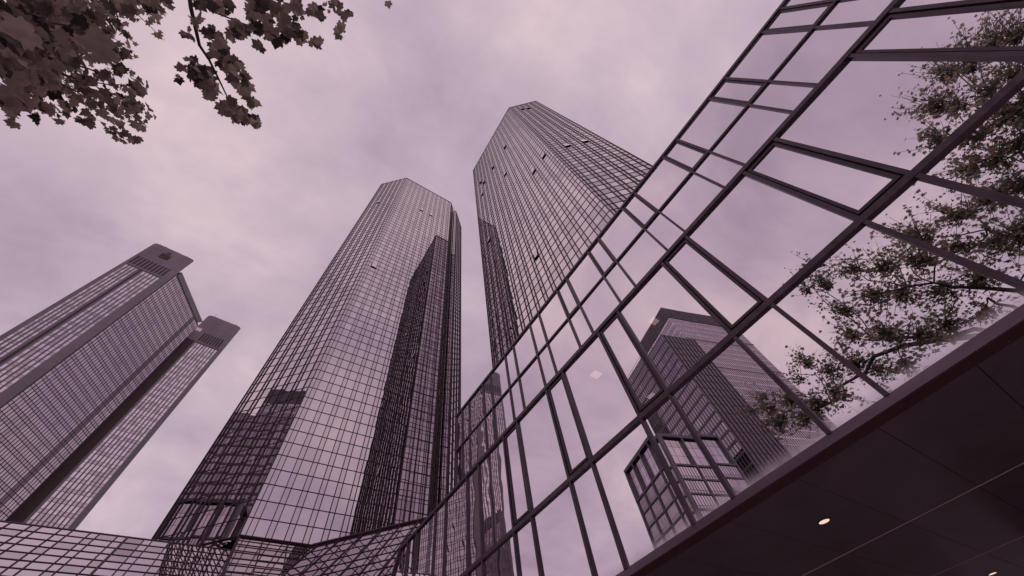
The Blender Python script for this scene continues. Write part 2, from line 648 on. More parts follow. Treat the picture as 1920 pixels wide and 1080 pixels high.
# front skirt under the tower front; its plane goes on to the left with a lower top edge
WF = Wall((0.95, 48.05, 20.9), (1, 0, 0), (0, -math.sin(ths), math.cos(ths)), (0, math.cos(ths), math.sin(ths)))
fc = [0.0, 2.25, 4.65, 7.05]
fr_rows = [0.0, -0.75, -1.85, -2.95, -4.05, -5.15, -6.25, -7.35, -8.45, -9.55, -10.65, -11.75]
for i in range(3):
    for k in range(len(fr_rows) - 1):
        ppan.append((WF.pane(fc[i], fc[i + 1], fr_rows[k + 1], fr_rows[k], 0, 0.002), 0 if (i + k) % 3 else 1))
for k, x in enumerate(fc):
    wd = 0.13 if k in (0, 3) else 0.05
    WF.bar(bars, x - wd, x + wd, -11.75, 0.05, -0.02, 0.09)
for rr_ in fr_rows[1:]:
    WF.bar(bars, 0.14, 6.91, rr_ - 0.035, rr_ + 0.035, -0.02, 0.04)
# left run
lt = -2.72
lc = [0.0, -0.7, -1.95, -2.6, -3.85, -4.45, -5.1, -6.3, -6.9, -8.1, -8.77, -10.0, -10.6, -11.77, -12.48, -13.73, -14.32,
      -15.56, -16.3, -17.5, -18.2, -19.4, -20.1, -21.3, -22]
lr = [lt - 0.95 * k for k in range(11)]
for i in range(len(lc) - 1):
    for k in range(len(lr) - 1):
        dark = (i == 8 and k < 3)
        ppan.append((WF.pane(lc[i + 1], lc[i], lr[k + 1], lr[k], 0, 0.002), 2 if dark else (1 if (i * 7 + k * 3) % 5 == 0 else 0)))
for i, x in enumerate(lc[1:]):
    wd = 0.075 if abs(x + 8.1) < 0.05 else 0.032
    WF.bar(bars, x - wd, x + wd, lr[-1], lr[0], -0.02, 0.08)
for rr_ in lr:
    wd = 0.07 if rr_ == lr[0] else 0.036
    WF.bar(bars, lc[-1], -0.14, rr_ - wd, rr_ + wd, -0.02, 0.04)
# skirt under the 45 degree left face
WL = Wall((0.95, 48.05, 20.9), (-s45, s45, 0), (-s45 * s45, -s45 * s45, s45), (s45 * s45, s45 * s45, s45))
for i in range(5):
    for k in range(3):
        ppan.append((WL.pane(2.1 * i, 2.1 * i + 2.1, -1.1 * k - 1.1, -1.1 * k, 0, 0.002), 1))
    WL.bar(bars, 2.1 * i + 2.06, 2.1 * i + 2.14, -3.3, 0, -0.02, 0.07)
for k in range(4):
    WL.bar(bars, 0.1, 10.5, -1.1 * k - 0.045, -1.1 * k + 0.045, -0.02, 0.06)
# diagonal skirt running from the centre tower to the right tower
WD = Wall((7.98, 47.98, 20.9), (s45, -s45, 0), (-0.5, -0.5, s45), (0.5, 0.5, s45))
dc = [0, 0.85, 3.24, 5.75, 7.95, 10.0, 12.05, 14.1, 16.2, 18.3]
dr = [0, -0.55, -1.69, -3.3, -4.9, -6.4, -7.8, -9.2, -10.6, -12.0, -13.4]
for i in range(len(dc) - 1):
    for k in range(len(dr) - 1):
        ppan.append((WD.pane(dc[i], dc[i + 1], dr[k + 1], dr[k], 0, 0.002), 0 if (i + 2 * k) % 4 else 1))
for x in dc[1:]:
    WD.bar(bars, x - 0.05, x + 0.05, dr[-1], 0, -0.02, 0.09)
for rr_ in dr[1:]:
    WD.bar(bars, 0.15, dc[-1], rr_ - 0.036, rr_ + 0.036, -0.02, 0.05)
# dark eaves line where the skirts meet the towers
WF.bar(bars, 0.0, 7.05, -0.02, 0.3, -0.05, 0.16)
WD.bar(bars, 0.0, 18.3, -0.02, 0.3, -0.05, 0.16)
WL.bar(bars, 0.1, 10.5, -0.02, 0.2, -0.05, 0.12)
emit_panes(ppan, pod, PG)
bars.build('mullion_grid', 'tower_frame', pod)
mb = MB()
mb.prism([(-22, 46.8), (0.6, 46.8), (0.9, 48.3), (8.2, 48.3), (20.8, 35.6), (22.4, 35.6), (22.4, 60), (-22, 60)], -EYE, 17.5)
mb.build('base', 'interior', pod)
mb = MB()
mb.prism([(0.9, 48.3), (8.2, 48.3), (20.8, 35.7), (22.4, 35.7), (22.4, 47.6), (0.95, 49)], 17.6, 20.75)
mb.build('roof', 'interior', pod)

# ------------------------------------------------------------------ the near glass front
pav = thing('glass_pavilion', 'low building with bronze framed mirror glass front and dark overhanging soffit', 'building', (9, 6, 0))
D1, D2 = 8.4, 11.76
NARROW = [-13.4, -10.05, -6.62, -3.13, 0.34, 3.70, 7.03, 10.32, 13.61, 16.86, 20.15]
NW = 1.11
Z_SILL, Z_LOW, Z_MID, Z_THIN, Z_TOP = 3.48, 6.32, 10.19, 17.1, 20.3
YEND = 22.3
W1 = Wall((D1, 0, 0), (0, -1, 0), (-1, 0, 0))    # s = -y
W2 = Wall((D2, 0, 0), (0, -1, 0), (-1, 0, 0))


def slots(start, end):
    """(y0, y1, is_narrow) between mullion centre lines"""
    ys = []
    edge = start
    for a in NARROW:
        if a + NW < start or a > end:
            continue
        if a > edge:
            ys.append((edge, a, False))
        ys.append((a, a + NW, True))
        edge = a + NW
    if edge < end:
        ys.append((edge, end, False))
    return ys


def vbar(mb, W, y, wd, z0, z1, d0, d1):
    W.bar(mb, -y - wd / 2, -y + wd / 2, z0, z1, d0, d1)


def pane_part(W, y0, y1, z0, z1, mat, tilt, d=0.0, slant=None):
    mb = MB()
    q = W.pane(-y1, -y0, z0, z1, d, tilt)
    if slant:
        q[0] = q[0] + Vector((0, slant, 0))
    mb.face(q)
    return mb.build('window', mat, pav)


def sash_frame(W, y0, y1, z0, z1, fw, parent):
    """raised frame of an opening light, a dark gap round it"""
    mb = MB()
    g0 = 0.085
    a0, a1, b0, b1 = -y1 + g0, -y0 - g0, z0 + g0 + 0.02, z1 - g0 - 0.02
    W.bar(mb, a0, a0 + fw, b0, b1, -0.005, 0.045)
    W.bar(mb, a1 - fw, a1, b0, b1, -0.005, 0.045)
    W.bar(mb, a0 + fw, a1 - fw, b0, b0 + fw, -0.005, 0.043)
    W.bar(mb, a0 + fw, a1 - fw, b1 - fw, b1, -0.005, 0.043)
    mb.build('sash_frame', 'frame_in', parent)
    mb = MB()
    e = 0.05
    W.bar(mb, -y1 + e, a0, z0 + e, z1 - e, -0.005, 0.012)
    W.bar(mb, a1, -y0 - e, z0 + e, z1 - e, -0.005, 0.012)
    W.bar(mb, a0, a1, z0 + e, b0, -0.005, 0.011)
    W.bar(mb, a0, a1, b1, z1 - e, -0.005, 0.011)
    mb.build('gasket', 'gap', parent)


sl = slots(-15.5, YEND)
for (y0, y1, nar) in sl:
    last = y1 >= YEND
    wav = 'pav_glass_wavy' if 10 < y0 < 16 else 'pav_glass'
    tl_ = 0.002 if y0 > 11.2 else 0.0022
    p = pane_part(W1, y0, y1, Z_LOW, Z_MID, wav, tl_, slant=2.3 if last else None)
    if nar and y0 < 13:
        sash_frame(W1, y0, y1, Z_LOW + 0.05, Z_MID - 0.04, 0.075, p)
    pane_part(W1, y0, y1, Z_SILL, Z_LOW, wav if y0 > 10 else 'pav_glass_low', tl_, slant=2.0 if last else None)
edges = sorted(set([round(a, 3) for s_ in sl for a in s_[:2]]))
for y in edges:
    if y >= YEND:
        continue
    mb = MB()
    vbar(mb, W1, y, 0.10, Z_LOW + 0.075, Z_MID - 0.07, -0.03, 0.075)
    mb.build('mullion', 'frame', pav)
    mb = MB()
    vbar(mb, W1, y, 0.095, Z_SILL + 0.02, Z_LOW - 0.075, -0.03, 0.075)
    mb.build('mullion', 'frame', pav)
for (za, zb, d) in ((Z_LOW - 0.075, Z_LOW + 0.075, 0.085), (Z_MID - 0.07, Z_MID + 0.085, 0.095)):
    mb = MB()
    W1.bar(mb, -YEND, 15.5, za, zb, -0.03, d)
    mb.build('transom', 'frame', pav)
# slanted end edge
mb = MB()
mb.hexa([W1.p(-YEND - 4.5, Z_SILL, -0.03), W1.p(-YEND - 4.3, Z_SILL, -0.03), W1.p(-YEND - 4.3, Z_SILL, 0.11), W1.p(-YEND - 4.5, Z_SILL, 0.11),
         W1.p(-YEND - 0.1, Z_MID, -0.03), W1.p(-YEND + 0.1, Z_MID, -0.03), W1.p(-YEND + 0.1, Z_MID, 0.11), W1.p(-YEND - 0.1, Z_MID, 0.11)])
mb.build('end_mullion', 'frame', pav)
# upper storey, set back
YU = 22.2
su = slots(-15.5, YU)
for (y0, y1, nar) in su:
    wav = 'pav_glass_wavy' if y0 > 15.5 else 'pav_glass'
    tl_ = 0.003 if y0 > 15.5 else 0.0022
    p = pane_part(W2, y0, y1, Z_THIN, Z_TOP, wav, tl_)
    if nar and y0 < 10:
        sash_frame(W2, y0, y1, Z_THIN + 0.02, Z_TOP - 0.04, 0.08, p)
    pane_part(W2, y0, y1, Z_MID + 0.1, Z_THIN, wav, tl_)
for y in sorted(set([round(a, 3) for s_ in su for a in s_[:2]])):
    mb = MB()
    vbar(mb, W2, y, 0.125, Z_THIN + 0.055, Z_TOP - 0.08, -0.03, 0.08)
    mb.build('mullion', 'frame', pav)
    mb = MB()
    vbar(mb, W2, y, 0.105, Z_MID + 0.1, Z_THIN - 0.055, -0.03, 0.08)
    mb.build('mullion', 'frame', pav)
for (za, zb, d) in ((Z_THIN - 0.055, Z_THIN + 0.055, 0.09), (Z_TOP - 0.08, Z_TOP + 0.10, 0.11)):
    mb = MB()
    W2.bar(mb, -YU - 0.07, 15.5, za, zb, -0.03, d)
    mb.build('transom', 'frame', pav)
# masses behind the glass
mb = MB()
mb.box(D1 + 8.2, 24.0, -15.4, 22.1, Z_SILL + 0.1, Z_MID - 0.25)
mb.box(D1 + 0.1, D1 + 8.2, -15.4, 22.1, Z_MID - 0.25, Z_MID - 0.05)
mb.box(D1 + 0.4, D1 + 8.2, -15.4, 22.1, Z_LOW - 0.15, Z_LOW + 0.05)
mb.box(D1 + 0.1, D1 + 8.2, -15.4, 22.1, Z_SILL - 0.05, Z_SILL + 0.02)
mb.build('interior_wall', 'interior', pav)
mb = MB()
mb.box(D2 + 0.25, 22.3, -15.4, YU - 0.05, Z_MID, Z_TOP - 0.02)
mb.build('upper_wall', 'interior', pav)
mb = MB()
mb.box(D1 + 0.02, D2 - 0.02, -15.5, YEND - 0.1, Z_MID - 0.02, Z_MID + 0.1)
mb.build('lower_roof', 'concrete_d', pav)
# fascia, lip, soffit
mb = MB()
W1.bar(mb, -YEND - 4.4, 15.5, Z_SILL - 0.13, Z_SILL + 0.03, -0.1, 0.05)
mb.build('fascia', 'fascia', pav)
mb = MB()
mb.box(D1 - 0.04, D1 + 0.33, -15.5, YEND + 4, 3.335, Z_SILL - 0.135)
mb.build('lip', 'lip', pav)
for y in [-1.3 + 0.55 * k for k in range(22)]:
    mb = MB()
    xo = D1 + (0.1 if int(round(y / 0.55)) % 2 else 0.24)
    mb.prism([(xo + 0.009 * math.cos(a * math.pi / 3), y + 0.009 * math.sin(a * math.pi / 3)) for a in range(6)], 3.331, 3.336)
    mb.build('screw', 'screw', pav)
ZS = 3.345
xs_ = [D1 + 0.345, 13.68, 13.72, 19.08, 19.12, 25.0]
ypan = [-15.5, -11.0, -7.6, -4.3, -2.5, -0.8, 0.87, 2.54, 4.2, 5.9, 7.6, 9.2, 12.6, 16, 19.3, 22.2]
for (xa, xb) in ((xs_[0], 13.68), (13.72, 19.08), (19.12, 25.0)):
    for a, b in zip(ypan, ypan[1:]):
        mb = MB()
        dz = random.uniform(0, 0.0015)
        mb.box(xa, xb, a + 0.006, b - 0.006, ZS + dz, ZS + 0.05)
        mb.build('soffit_panel', 'soffit', pav)
mb = MB()
mb.box(xs_[0] - 0.02, 25, -15.5, 22.2, ZS + 0.051, ZS + 0.08)
mb.build('soffit_backing', 'black', pav)
for x in (13.7, 19.1):
    mb = MB()
    mb.box(x - 0.024, x + 0.024, -15.5, 22.2, ZS - 0.004, ZS + 0.05)
    mb.build('joint_strip', 'joint', pav)


def ring(cx_, cy_, r, n=28):
    return [(cx_ + r * math.cos(2 * math.pi * k / n), cy_ + r * math.sin(2 * math.pi * k / n)) for k in range(n)]


for (x, y) in ((11.15, 3.36), (21.8, 3.2), (11.15, 10.1), (16.4, 3.36), (11.15, -3.3), (21.8, -3.3), (21.8, 10.1)):
    if (x, y) == (16.4, 3.36):
        continue
    mb = MB()
    ro, ri = ring(x, y, 0.15), ring(x, y, 0.122)
    for k in range(28):
        k2 = (k + 1) % 28
        a, b, c_, d_ = ro[k], ro[k2], ri[k2], ri[k]
        mb.hexa([(*a, ZS - 0.012), (*b, ZS - 0.012), (*c_, ZS - 0.012), (*d_, ZS - 0.012),
                 (*a, ZS - 0.001), (*b, ZS - 0.001), (*c_, ZS - 0.001), (*d_, ZS - 0.001)])
    dl = mb.build('downlight', 'frame_in', pav)
    ld = bpy.data.lights.new("downlight_lamp", 'SPOT')
    ld.energy = 130
    ld.color = (1.0, 0.80, 0.76)
    ld.spot_size = math.radians(120)
    ld.spot_blend = 0.6
    ld.shadow_soft_size = 0.1
    lo = bpy.data.objects.new("downlight_lamp", ld)
    lo.location = (x, y, ZS + EYE - 0.03)
    COL.objects.link(lo)
    mb = MB()
    mb.prism(ring(x, y, 0.12), ZS - 0.008, ZS - 0.002)
    mb.build('diffuser', 'lamp', dl)
# glazed back wall and columns under the overhang
mb = MB()
mb.box(25.0, 25.3, -15.5, 22.2, -EYE, ZS + 0.05)
mb.build('entrance_wall', 'dark_glass', pav)
for y in (-11, -4.2, 9.2, 16):
    mb = MB()
    mb.prism(ring(16.4, y, 0.35), -EYE, ZS)
    mb.build('column', 'concrete_d', pav)
# ceiling panels lit behind the glass
for (px, py, zc, hs) in ((1117, 702, Z_MID - 0.27, 0.16), (1226, 602, Z_MID - 0.27, 0.13), (1223, 743, Z_MID - 0.27, 0.17)):
    d = px_ray(px, py)
    q = d * (zc / d.z)
    mb = MB()
    mb.box(q.x - hs * 1.2, q.x + hs * 1.2, q.y - hs, q.y + hs, zc - 0.03, zc - 0.005)
    mb.build('ceiling_light', 'lamp_in', pav)

# ------------------------------------------------------------------ left office tower with three slab cores
tri = thing('office_tower', 'grey office tower with window strips, louvres and a red emblem, far left', 'tower', (-66, 165, 0))


def slab(A, B, depth, ztop, first, louv, cols, wstart, wend, groove, with_patch=False):
    A, B = Vector((*A, 0)), Vector((*B, 0))
    u = (B - A).normalized()
    L = (B - A).length
    n = Vector((u.y, -u.x, 0))
    W = Wall(A, u, n)
    mb = MB()
    # slab with rounded vertical top corners and chamfered edges
    r = 1.2
    pr = [(0, -EYE), (L, -EYE), (L, ztop - 1.1), (L - 0.35, ztop - 0.4), (L - 1.0, ztop), (0.9, ztop), (0.3, ztop - 0.4), (0, ztop - 1.5)]
    i0 = len(mb.v)
    k = len(pr)
    fr = [W.p(s, t, 0) for s, t in pr]
    bk = [W.p(0.25 * depth + s * (L - 1.05 * depth) / L, t, -depth) for s, t in pr]
    mb.face(fr)
    mb.face(list(reversed(bk)))
    for j in range(k):
        j2 = (j + 1) % k
        mb.face([fr[j2], fr[j], bk[j], bk[j2]])
    body = mb.build('core', 'concrete', tri)
    # cladding joints
    jb = MB()
    z = 0
    while z < ztop - 2:
        W.bar(jb, 0.05, max(wstart - 0.1, 0.2), z, z + 0.06, -0.02, 0.012)
        W.bar(jb, wend + 0.15, L - 0.1, z, z + 0.06, -0.02, 0.012)
        z += 3.5
    for z in (172.6, 176.4, 180.2):
        W.bar(jb, 0.3, L - 0.5, z, z + 0.07, -0.02, 0.012)
    for s in (4.3, 8.5, 12.7):
        W.bar(jb, s, s + 0.06, 172.0, ztop - 0.5, -0.02, 0.012)
    jb.build('cladding_joint', 'concrete_d', tri)
    for (s0, s1) in louv:
        lb = MB()
        W.bar(lb, s0, s1, 164.8, 171.1, -0.05, 0.02)
        lb.build('louvre', 'black', tri)
    lb = MB()
    W.bar(lb, wstart - 0.1, wend + 0.1, 163.35, 163.75, -0.05, 0.03)
    lb.build('sill_line', 'black', tri)
    gl, dk = MB(), MB()
    for (s0, s1) in cols:
        z = 162.9
        W.bar(dk, s0 - 0.1, s1 + 0.1, -EYE, 163.1, -0.05, 0.03)
        while z > -1:
            q = W.pane(s0, s1, z - 2.1, z, 0.045, 0.002)
            gl.face(q, 0 if random.random() < 0.8 else 1)
            q = W.pane(s0, s1, z - 3.38, z - 2.2, 0.045, 0.002)
            gl.face(q, 1 if random.random() < 0.7 else 0)
            W.bar(dk, s0, s1, z - 2.2, z - 2.1, 0.0, 0.06, 1)
            W.bar(dk, s0, s1, z - 3.5, z - 3.38, 0.0, 0.06, 1)
            z -= 3.5
    dk.build('window_strip', ['concrete_d', 'black'], tri)
    gl.build('glazing', ['office_glass', 'office_glass_m'], tri)
    if groove:
        gb = MB()
        W.bar(gb, groove[0], groove[1], -EYE, groove[2], -0.05, 0.04)
        gb.build('groove', 'black', tri)
        if groove[0] > 1:
            gb = MB()
            W.bar(gb, groove[1], groove[1] + 0.35, -EYE, groove[2], -0.05, 0.05)
            gb.build('groove_edge', 'concrete', tri)
    cp = MB()
    W.bar(cp, 1.4, L - 1.8, ztop - 0.02, ztop + 0.3, -1.2, -0.1)
    for s in (4, 9, 13.2):
        W.bar(cp, s, s + 0.5, ztop + 0.28, ztop + 0.75, -1.0, -0.3)
    cp.build('parapet', 'concrete', tri)
    return W


p_ = 1.372
WS1 = slab((-89.3, 149.4), (-72.2, 151.1), 11, 184, 0, [(1.05 + p_ * k, 1.05 + p_ * k + 0.78) for k in range(10)],
           [(1.5 + 1.2 * k, 1.5 + 1.2 * k + 0.62) for k in range(4)] + [(8.0 + 1.34 * k, 8.0 + 1.34 * k + 0.78) for k in range(5)],
           1.3, 14.6, (6.55, 7.3, 163.2))
WS2 = slab((-59.7, 183.5), (-43.0, 185.0), 11, 184, 0, [(4.6 + 1.27 * k, 4.6 + 1.27 * k + 0.75) for k in range(8)],
           [(4.7 + 1.32 * k, 4.7 + 1.32 * k + 0.82) for k in range(8)], 4.5, 15.1, (-0.3, 3.85, 164))
# third core, out of sight behind
slab((-96.0, 186.0), (-89.3, 202.0), 9, 184, 0, [], [], 1.0, 14.0, None)
# recessed grid face between the cores
C0, C1 = Vector((-72.2, 151.3, 0)), Vector((-58.2, 178.9, 0))
ug = (C1 - C0).normalized()
WG = Wall(C0, ug, Vector((ug.y, -ug.x, 0)))
LG = (C1 - C0).length
mb = MB()
mb.prism([(C0.x, C0.y), (C1.x, C1.y), (-59.6, 183.6), (-88, 190), (-88.5, 151)], -EYE, 169.9)
mb.build('core', 'concrete_d', tri)
gl, gm, gs = MB(), MB(), MB()
z = 168.9
cw = 1.14
nc = int(LG / cw)
while z > -1:
    for c in range(nc):
        s0 = 0.25 + c * (LG - 0.4) / nc
        s1 = s0 + (LG - 0.4) / nc
        dark = abs((s0 + s1) / 2 - 25.3) < 1.1  # dark vertical band: a reflection put into the pane colour of these columns
        q = WG.pane(s0 + 0.05, s1 - 0.05, z - 2.15, z - 0.1, 0.06, 0.002)
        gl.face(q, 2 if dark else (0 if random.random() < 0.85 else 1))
        q = WG.pane(s0 + 0.05, s1 - 0.05, z - 3.4, z - 2.3, 0.06, 0.002)
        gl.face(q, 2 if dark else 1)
    WG.bar(gm, 0, LG, z - 2.31, z - 2.15, 0, 0.1)
    WG.bar(gm, 0, LG, z - 3.56, z - 3.40, 0, 0.1)
    z -= 3.5
for c in range(nc + 1):
    s0 = 0.25 + c * (LG - 0.4) / nc
    WG.bar(gm, s0 - 0.17, s0 + 0.17, -EYE, 169, 0, 0.075)
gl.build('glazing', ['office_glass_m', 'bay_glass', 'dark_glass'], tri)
gm.build('mullion_grid', 'tower_frame', tri)
mb = MB()
WG.bar(mb, 0.7, LG - 4.2, 169.7, 173.0, -1.2, 0.25)
q = [WG.p(LG - 4.2, 169.7, -1.2), WG.p(LG - 2.0, 169.7, -1.2), WG.p(LG - 2.0, 169.7, 0.25), WG.p(LG - 4.2, 169.7, 0.25),
     WG.p(LG - 4.2, 173.0, -1.2), WG.p(LG, 173.0, -1.2), WG.p(LG, 173.0, 0.25), WG.p(LG - 4.2, 173.0, 0.25)]
mb.hexa(q)
mb.build('roof_band', 'concrete_d', tri)
# red emblem: an S of bars with a dot
mb = MB()
Wm = WS1


def sbar(s0, s1, z0, z1):
    c = 0.22
    pts = [(s0 + c, z0), (s1 - c, z0), (s1, z0 + c), (s1, z1 - c), (s1 - c, z1), (s0 + c, z1), (s0, z1 - c), (s0, z0 + c)]
    f_ = [Wm.p(s, t, 0.16) for s, t in pts]
    b_ = [Wm.p(s, t, 0.0) for s, t in pts]
    mb.face(f_)
    for j in range(8):
        mb.face([f_[(j + 1) % 8], f_[j], b_[j], b_[(j + 1) % 8]])


sbar(5.9, 9.6, 178.3, 179.3)
sbar(5.9, 9.6, 177.05, 178.0)
sbar(5.9, 9.6, 175.75, 176.75)
sbar(5.9, 6.9, 177.3, 179.1)
sbar(8.6, 9.6, 176.0, 177.7)
n_ = 14
f_ = [Wm.p(7.7 + 0.85 * math.cos(2 * math.pi * k / n_), 180.6 + 0.85 * math.sin(2 * math.pi * k / n_), 0.16) for k in range(n_)]
b_ = [Wm.p(7.7 + 0.85 * math.cos(2 * math.pi * k / n_), 180.6 + 0.85 * math.sin(2 * math.pi * k / n_), 0.0) for k in range(n_)]
mb.face(f_)
for j in range(n_):
    mb.face([f_[(j + 1) % n_], f_[j], b_[j], b_[(j + 1) % n_]])
mb.build('emblem', 'logo', tri)
mb = MB()
mb.tube([WS2.p(2.2, 183.9, -2), WS2.p(2.2, 188.4, -2)], [0.09, 0.05], 6)
mb.tube([WS1.p(0.6, 150, -3) + Vector((-1.0, 0, 0)), WS1.p(0.6, 151.5, -3) + Vector((-1.0, 0, 0))], [0.1, 0.1], 6)
mb.build('antenna', 'black', tri)
mb = MB()
WS2.bar(mb, -0.6, 2.6, 170.6, 172.9, -0.05, 0.06)
mb.build('vent_panel', 'fin', tri)

# ------------------------------------------------------------------ buildings across the square, seen in the mirrors
e1 = Vector((-7.0, 21.9, 0)).normalized()
e2 = Vector((e1.y * -1, e1.x, 0)).normalized()       # away from the square
A3 = Vector((-116.6, 38.5, 0))
ft = thing('finned_tower', 'tall finned office tower across the square, mirrored in the glass front', 'tower', (-130, 45, 0))


def quad_plan(P, a, la, b, lb):
    return [tuple((P + a * x + b * y).xy) for x, y in ((0, 0), (0, lb), (la, lb), (la, 0))]


def boxed(mb, P, a, la, b, lb, z0, z1, mi=0):
    pl = quad_plan(P, a, la, b, lb)
    mb.prism(pl, z0, z1, mi)


T3 = 140
mb = MB()
boxed(mb, A3, e1, 23.5, e2, 39, -EYE, T3)
mb.build('core', 'dark_glass', ft)
WFr = Wall(A3, e1, -e2)
WRt = Wall(A3, e2, -e1)
fb = MB()
hb = MB()
for k in range(34):
    s = 0.2 + k * 39 / 34
    WRt.bar(fb, s, s + 0.42, -EYE, T3 - 9, 0.0, 0.13)
for k in range(32):
    s = 0.2 + k * 23.3 / 32
    WFr.bar(fb, s, s + 0.34, -EYE, T3 - 9, 0.0, 0.35)
for k in range(40):
    z = T3 - 9 - k * 3.6
    if z < 0:
        break
    WRt.bar(hb, 0, 39, z - 0.5, z, -0.1, 0.1)
    WFr.bar(hb, 0, 23.5, z - 0.9, z, -0.1, 0.1)
    if k % 5 == 4:
        WRt.bar(hb, 0, 39, z - 0.1, z + 0.2, 0.1, 0.4)
fb.build('fin', 'fin', ft)["kind"] = "stuff"
hb.build('spandrel', 'fin', ft)["kind"] = "stuff"
tb = MB()
for k in range(40):
    s = 0.1 + k * 38.8 / 40
    WRt.bar(tb, s, s + 0.5, T3 - 8.5, T3 - 0.3, 0.0, 0.3)
for k in range(24):
    s = 0.1 + k * 23.2 / 24
    WFr.bar(tb, s, s + 0.5, T3 - 8.5, T3 - 0.3, 0.0, 0.3)
tb.build('crown_louvre', 'block_frame', ft)
# forward bay, lower
G0 = Vector((-99.3, 40.4, 0))
mb = MB()
boxed(mb, G0, e1, 31.25, e2, 17, -EYE, 111)
mb.build('bay', 'dark_glass', ft)
WB = Wall(G0, e1, -e2)
WBf = Wall(G0, e2, -e1)
gl, gm, fl_ = MB(), MB(), MB()
for k in range(30):
    z = 110.4 - k * 3.6
    for c in range(25):
        s = c * 25 / 20
        gl.face(WB.pane(s + 0.08, s + 25 / 20 - 0.08, z - 2.75, z - 0.15, 0.06, 0.002), 0 if random.random() < 0.8 else 1)
    WB.bar(gm, 0, 31.25, z - 3.55, z - 2.8, 0, 0.12)
    WBf.bar(fl_, 0, 17, z - 0.2, z, 0, 0.1)
for c in range(26):
    s = c * 25 / 20
    WB.bar(gm, s - 0.11, s + 0.11, -EYE, 111, 0, 0.2)
for k in range(9):
    WBf.bar(fl_, 1 + 1.9 * k, 1.25 + 1.9 * k, -EYE, 110.5, 0, 0.3)
gl.build('glazing', ['office_glass_d', 'bay_glass'], ft)
gm.build('mullion_grid', 'concrete_d', ft)
fl_.build('flank_fins', 'concrete_d', ft)
mb = MB()
for s in (0.1, 8, 16, 24, 31):
    WB.bar(mb, s, s + 0.08, 111, 112.3, -0.3, -0.2)
WB.bar(mb, 0, 31.2, 112.2, 112.3, -0.3, -0.2)
mb.build('roof_railing', 'block_frame', ft)

# dark framed block in front of it
bk = thing('framed_office_block', 'dark framed office block with large top openings, mirrored in the glass front', 'building', (-82, 56, 0))
A4 = Vector((-72.0, 49.0, 0))
T4 = 61.5
L1, L2 = 20.2, 22.5
mb = MB()
boxed(mb, A4 + e1 * 0.85 + e2 * 0.85, e1, L1 - 1.7, e2, L2 - 1.7, -EYE, T4 - 0.4)
mb.build('core', 'dark_glass', bk)
X1 = Wall(A4, e1, -e2)
X2 = Wall(A4, e2, -e1)
fm, gl, th = MB(), MB(), MB()
for (W, L, nb) in ((X1, L1, 4), (X2, L2, 3)):
    for k in range(nb + 1):
        s = k * L / nb
        a, b = s - 0.24, s + 0.24
        if k == 0:
            a, b = 0.65, 1.0
        if k == nb:
            a, b = L - 0.7, L
        W.bar(fm, a, b, -EYE, T4 - 0.9, -0.9, 0.0)
    W.bar(fm, 0.6, L, T4 - 0.9, T4, -0.9, 0.001)
    W.bar(fm, 0.6, L, T4 - 9.7, T4 - 9.2, -0.9, 0.02)
    z = T4 - 9.5
    while z > 2:
        W.bar(fm, 0.6, L, z - 3.95, z - 3.55, -0.9, -0.05)
        nsub = 8 * nb
        for c in range(nsub):
            s = 1.0 + c * (L - 1.7) / nsub
            s2 = s + (L - 1.7) / nsub
            gl.face(W.pane(s + 0.06, s2 - 0.06, z - 2.7, z - 0.2, -0.3, 0.003), 0 if random.random() < 0.8 else 1)
            gl.face(W.pane(s + 0.06, s2 - 0.06, z - 3.5, z - 2.8, -0.3, 0.003), 1)
            W.bar(th, s - 0.05, s + 0.05, z - 3.6, z - 0.2, -0.5, -0.22)
        z -= 3.75
    # the two-storey openings at the top, glazed with thin bars
    for c in range(nb * 3):
        s = 1.0 + c * (L - 1.7) / (nb * 3)
        for r in range(3):
            gl.face(W.pane(s + 0.08, s + (L - 1.7) / (nb * 3) - 0.08, T4 - 9.1 + 2.75 * r, T4 - 6.45 + 2.75 * r, -0.8, 0.003), 0 if r < 2 else 1)
# rounded corner post
cor = A4 + e1 * 0.65 + e2 * 0.65
fm.prism([tuple((cor + (-e1 * math.cos(t_) - e2 * math.sin(t_)) * 0.65).xy) for t_ in [math.pi / 2 * k / 6 for k in range(7)]] + [tuple(cor.xy)], -EYE, T4)
fm.build('frame', 'block_frame', bk)
gl.build('glazing', ['panel_pale', 'office_glass_m'], bk)
th.build('glazing_bar', 'block_frame', bk)["kind"] = "stuff"
mb = MB()
boxed(mb, A4 + e1 * 0.3 + e2 * 0.3, e1, L1 - 0.6, e2, L2 - 0.6, T4 - 0.3, T4 + 0.02)
mb.build('roof', 'block_frame', bk)

# ------------------------------------------------------------------ the plane tree
tree = thing('plane_tree', 'large plane tree with browning lobed leaves hanging into the top left corner', 'tree', (-8.2, -7.0, 0))
wood, crown = MB(), MB()
rng = random.Random(11)


def R3(s):
    return Vector((rng.gauss(0, s), rng.gauss(0, s), rng.gauss(0, s)))


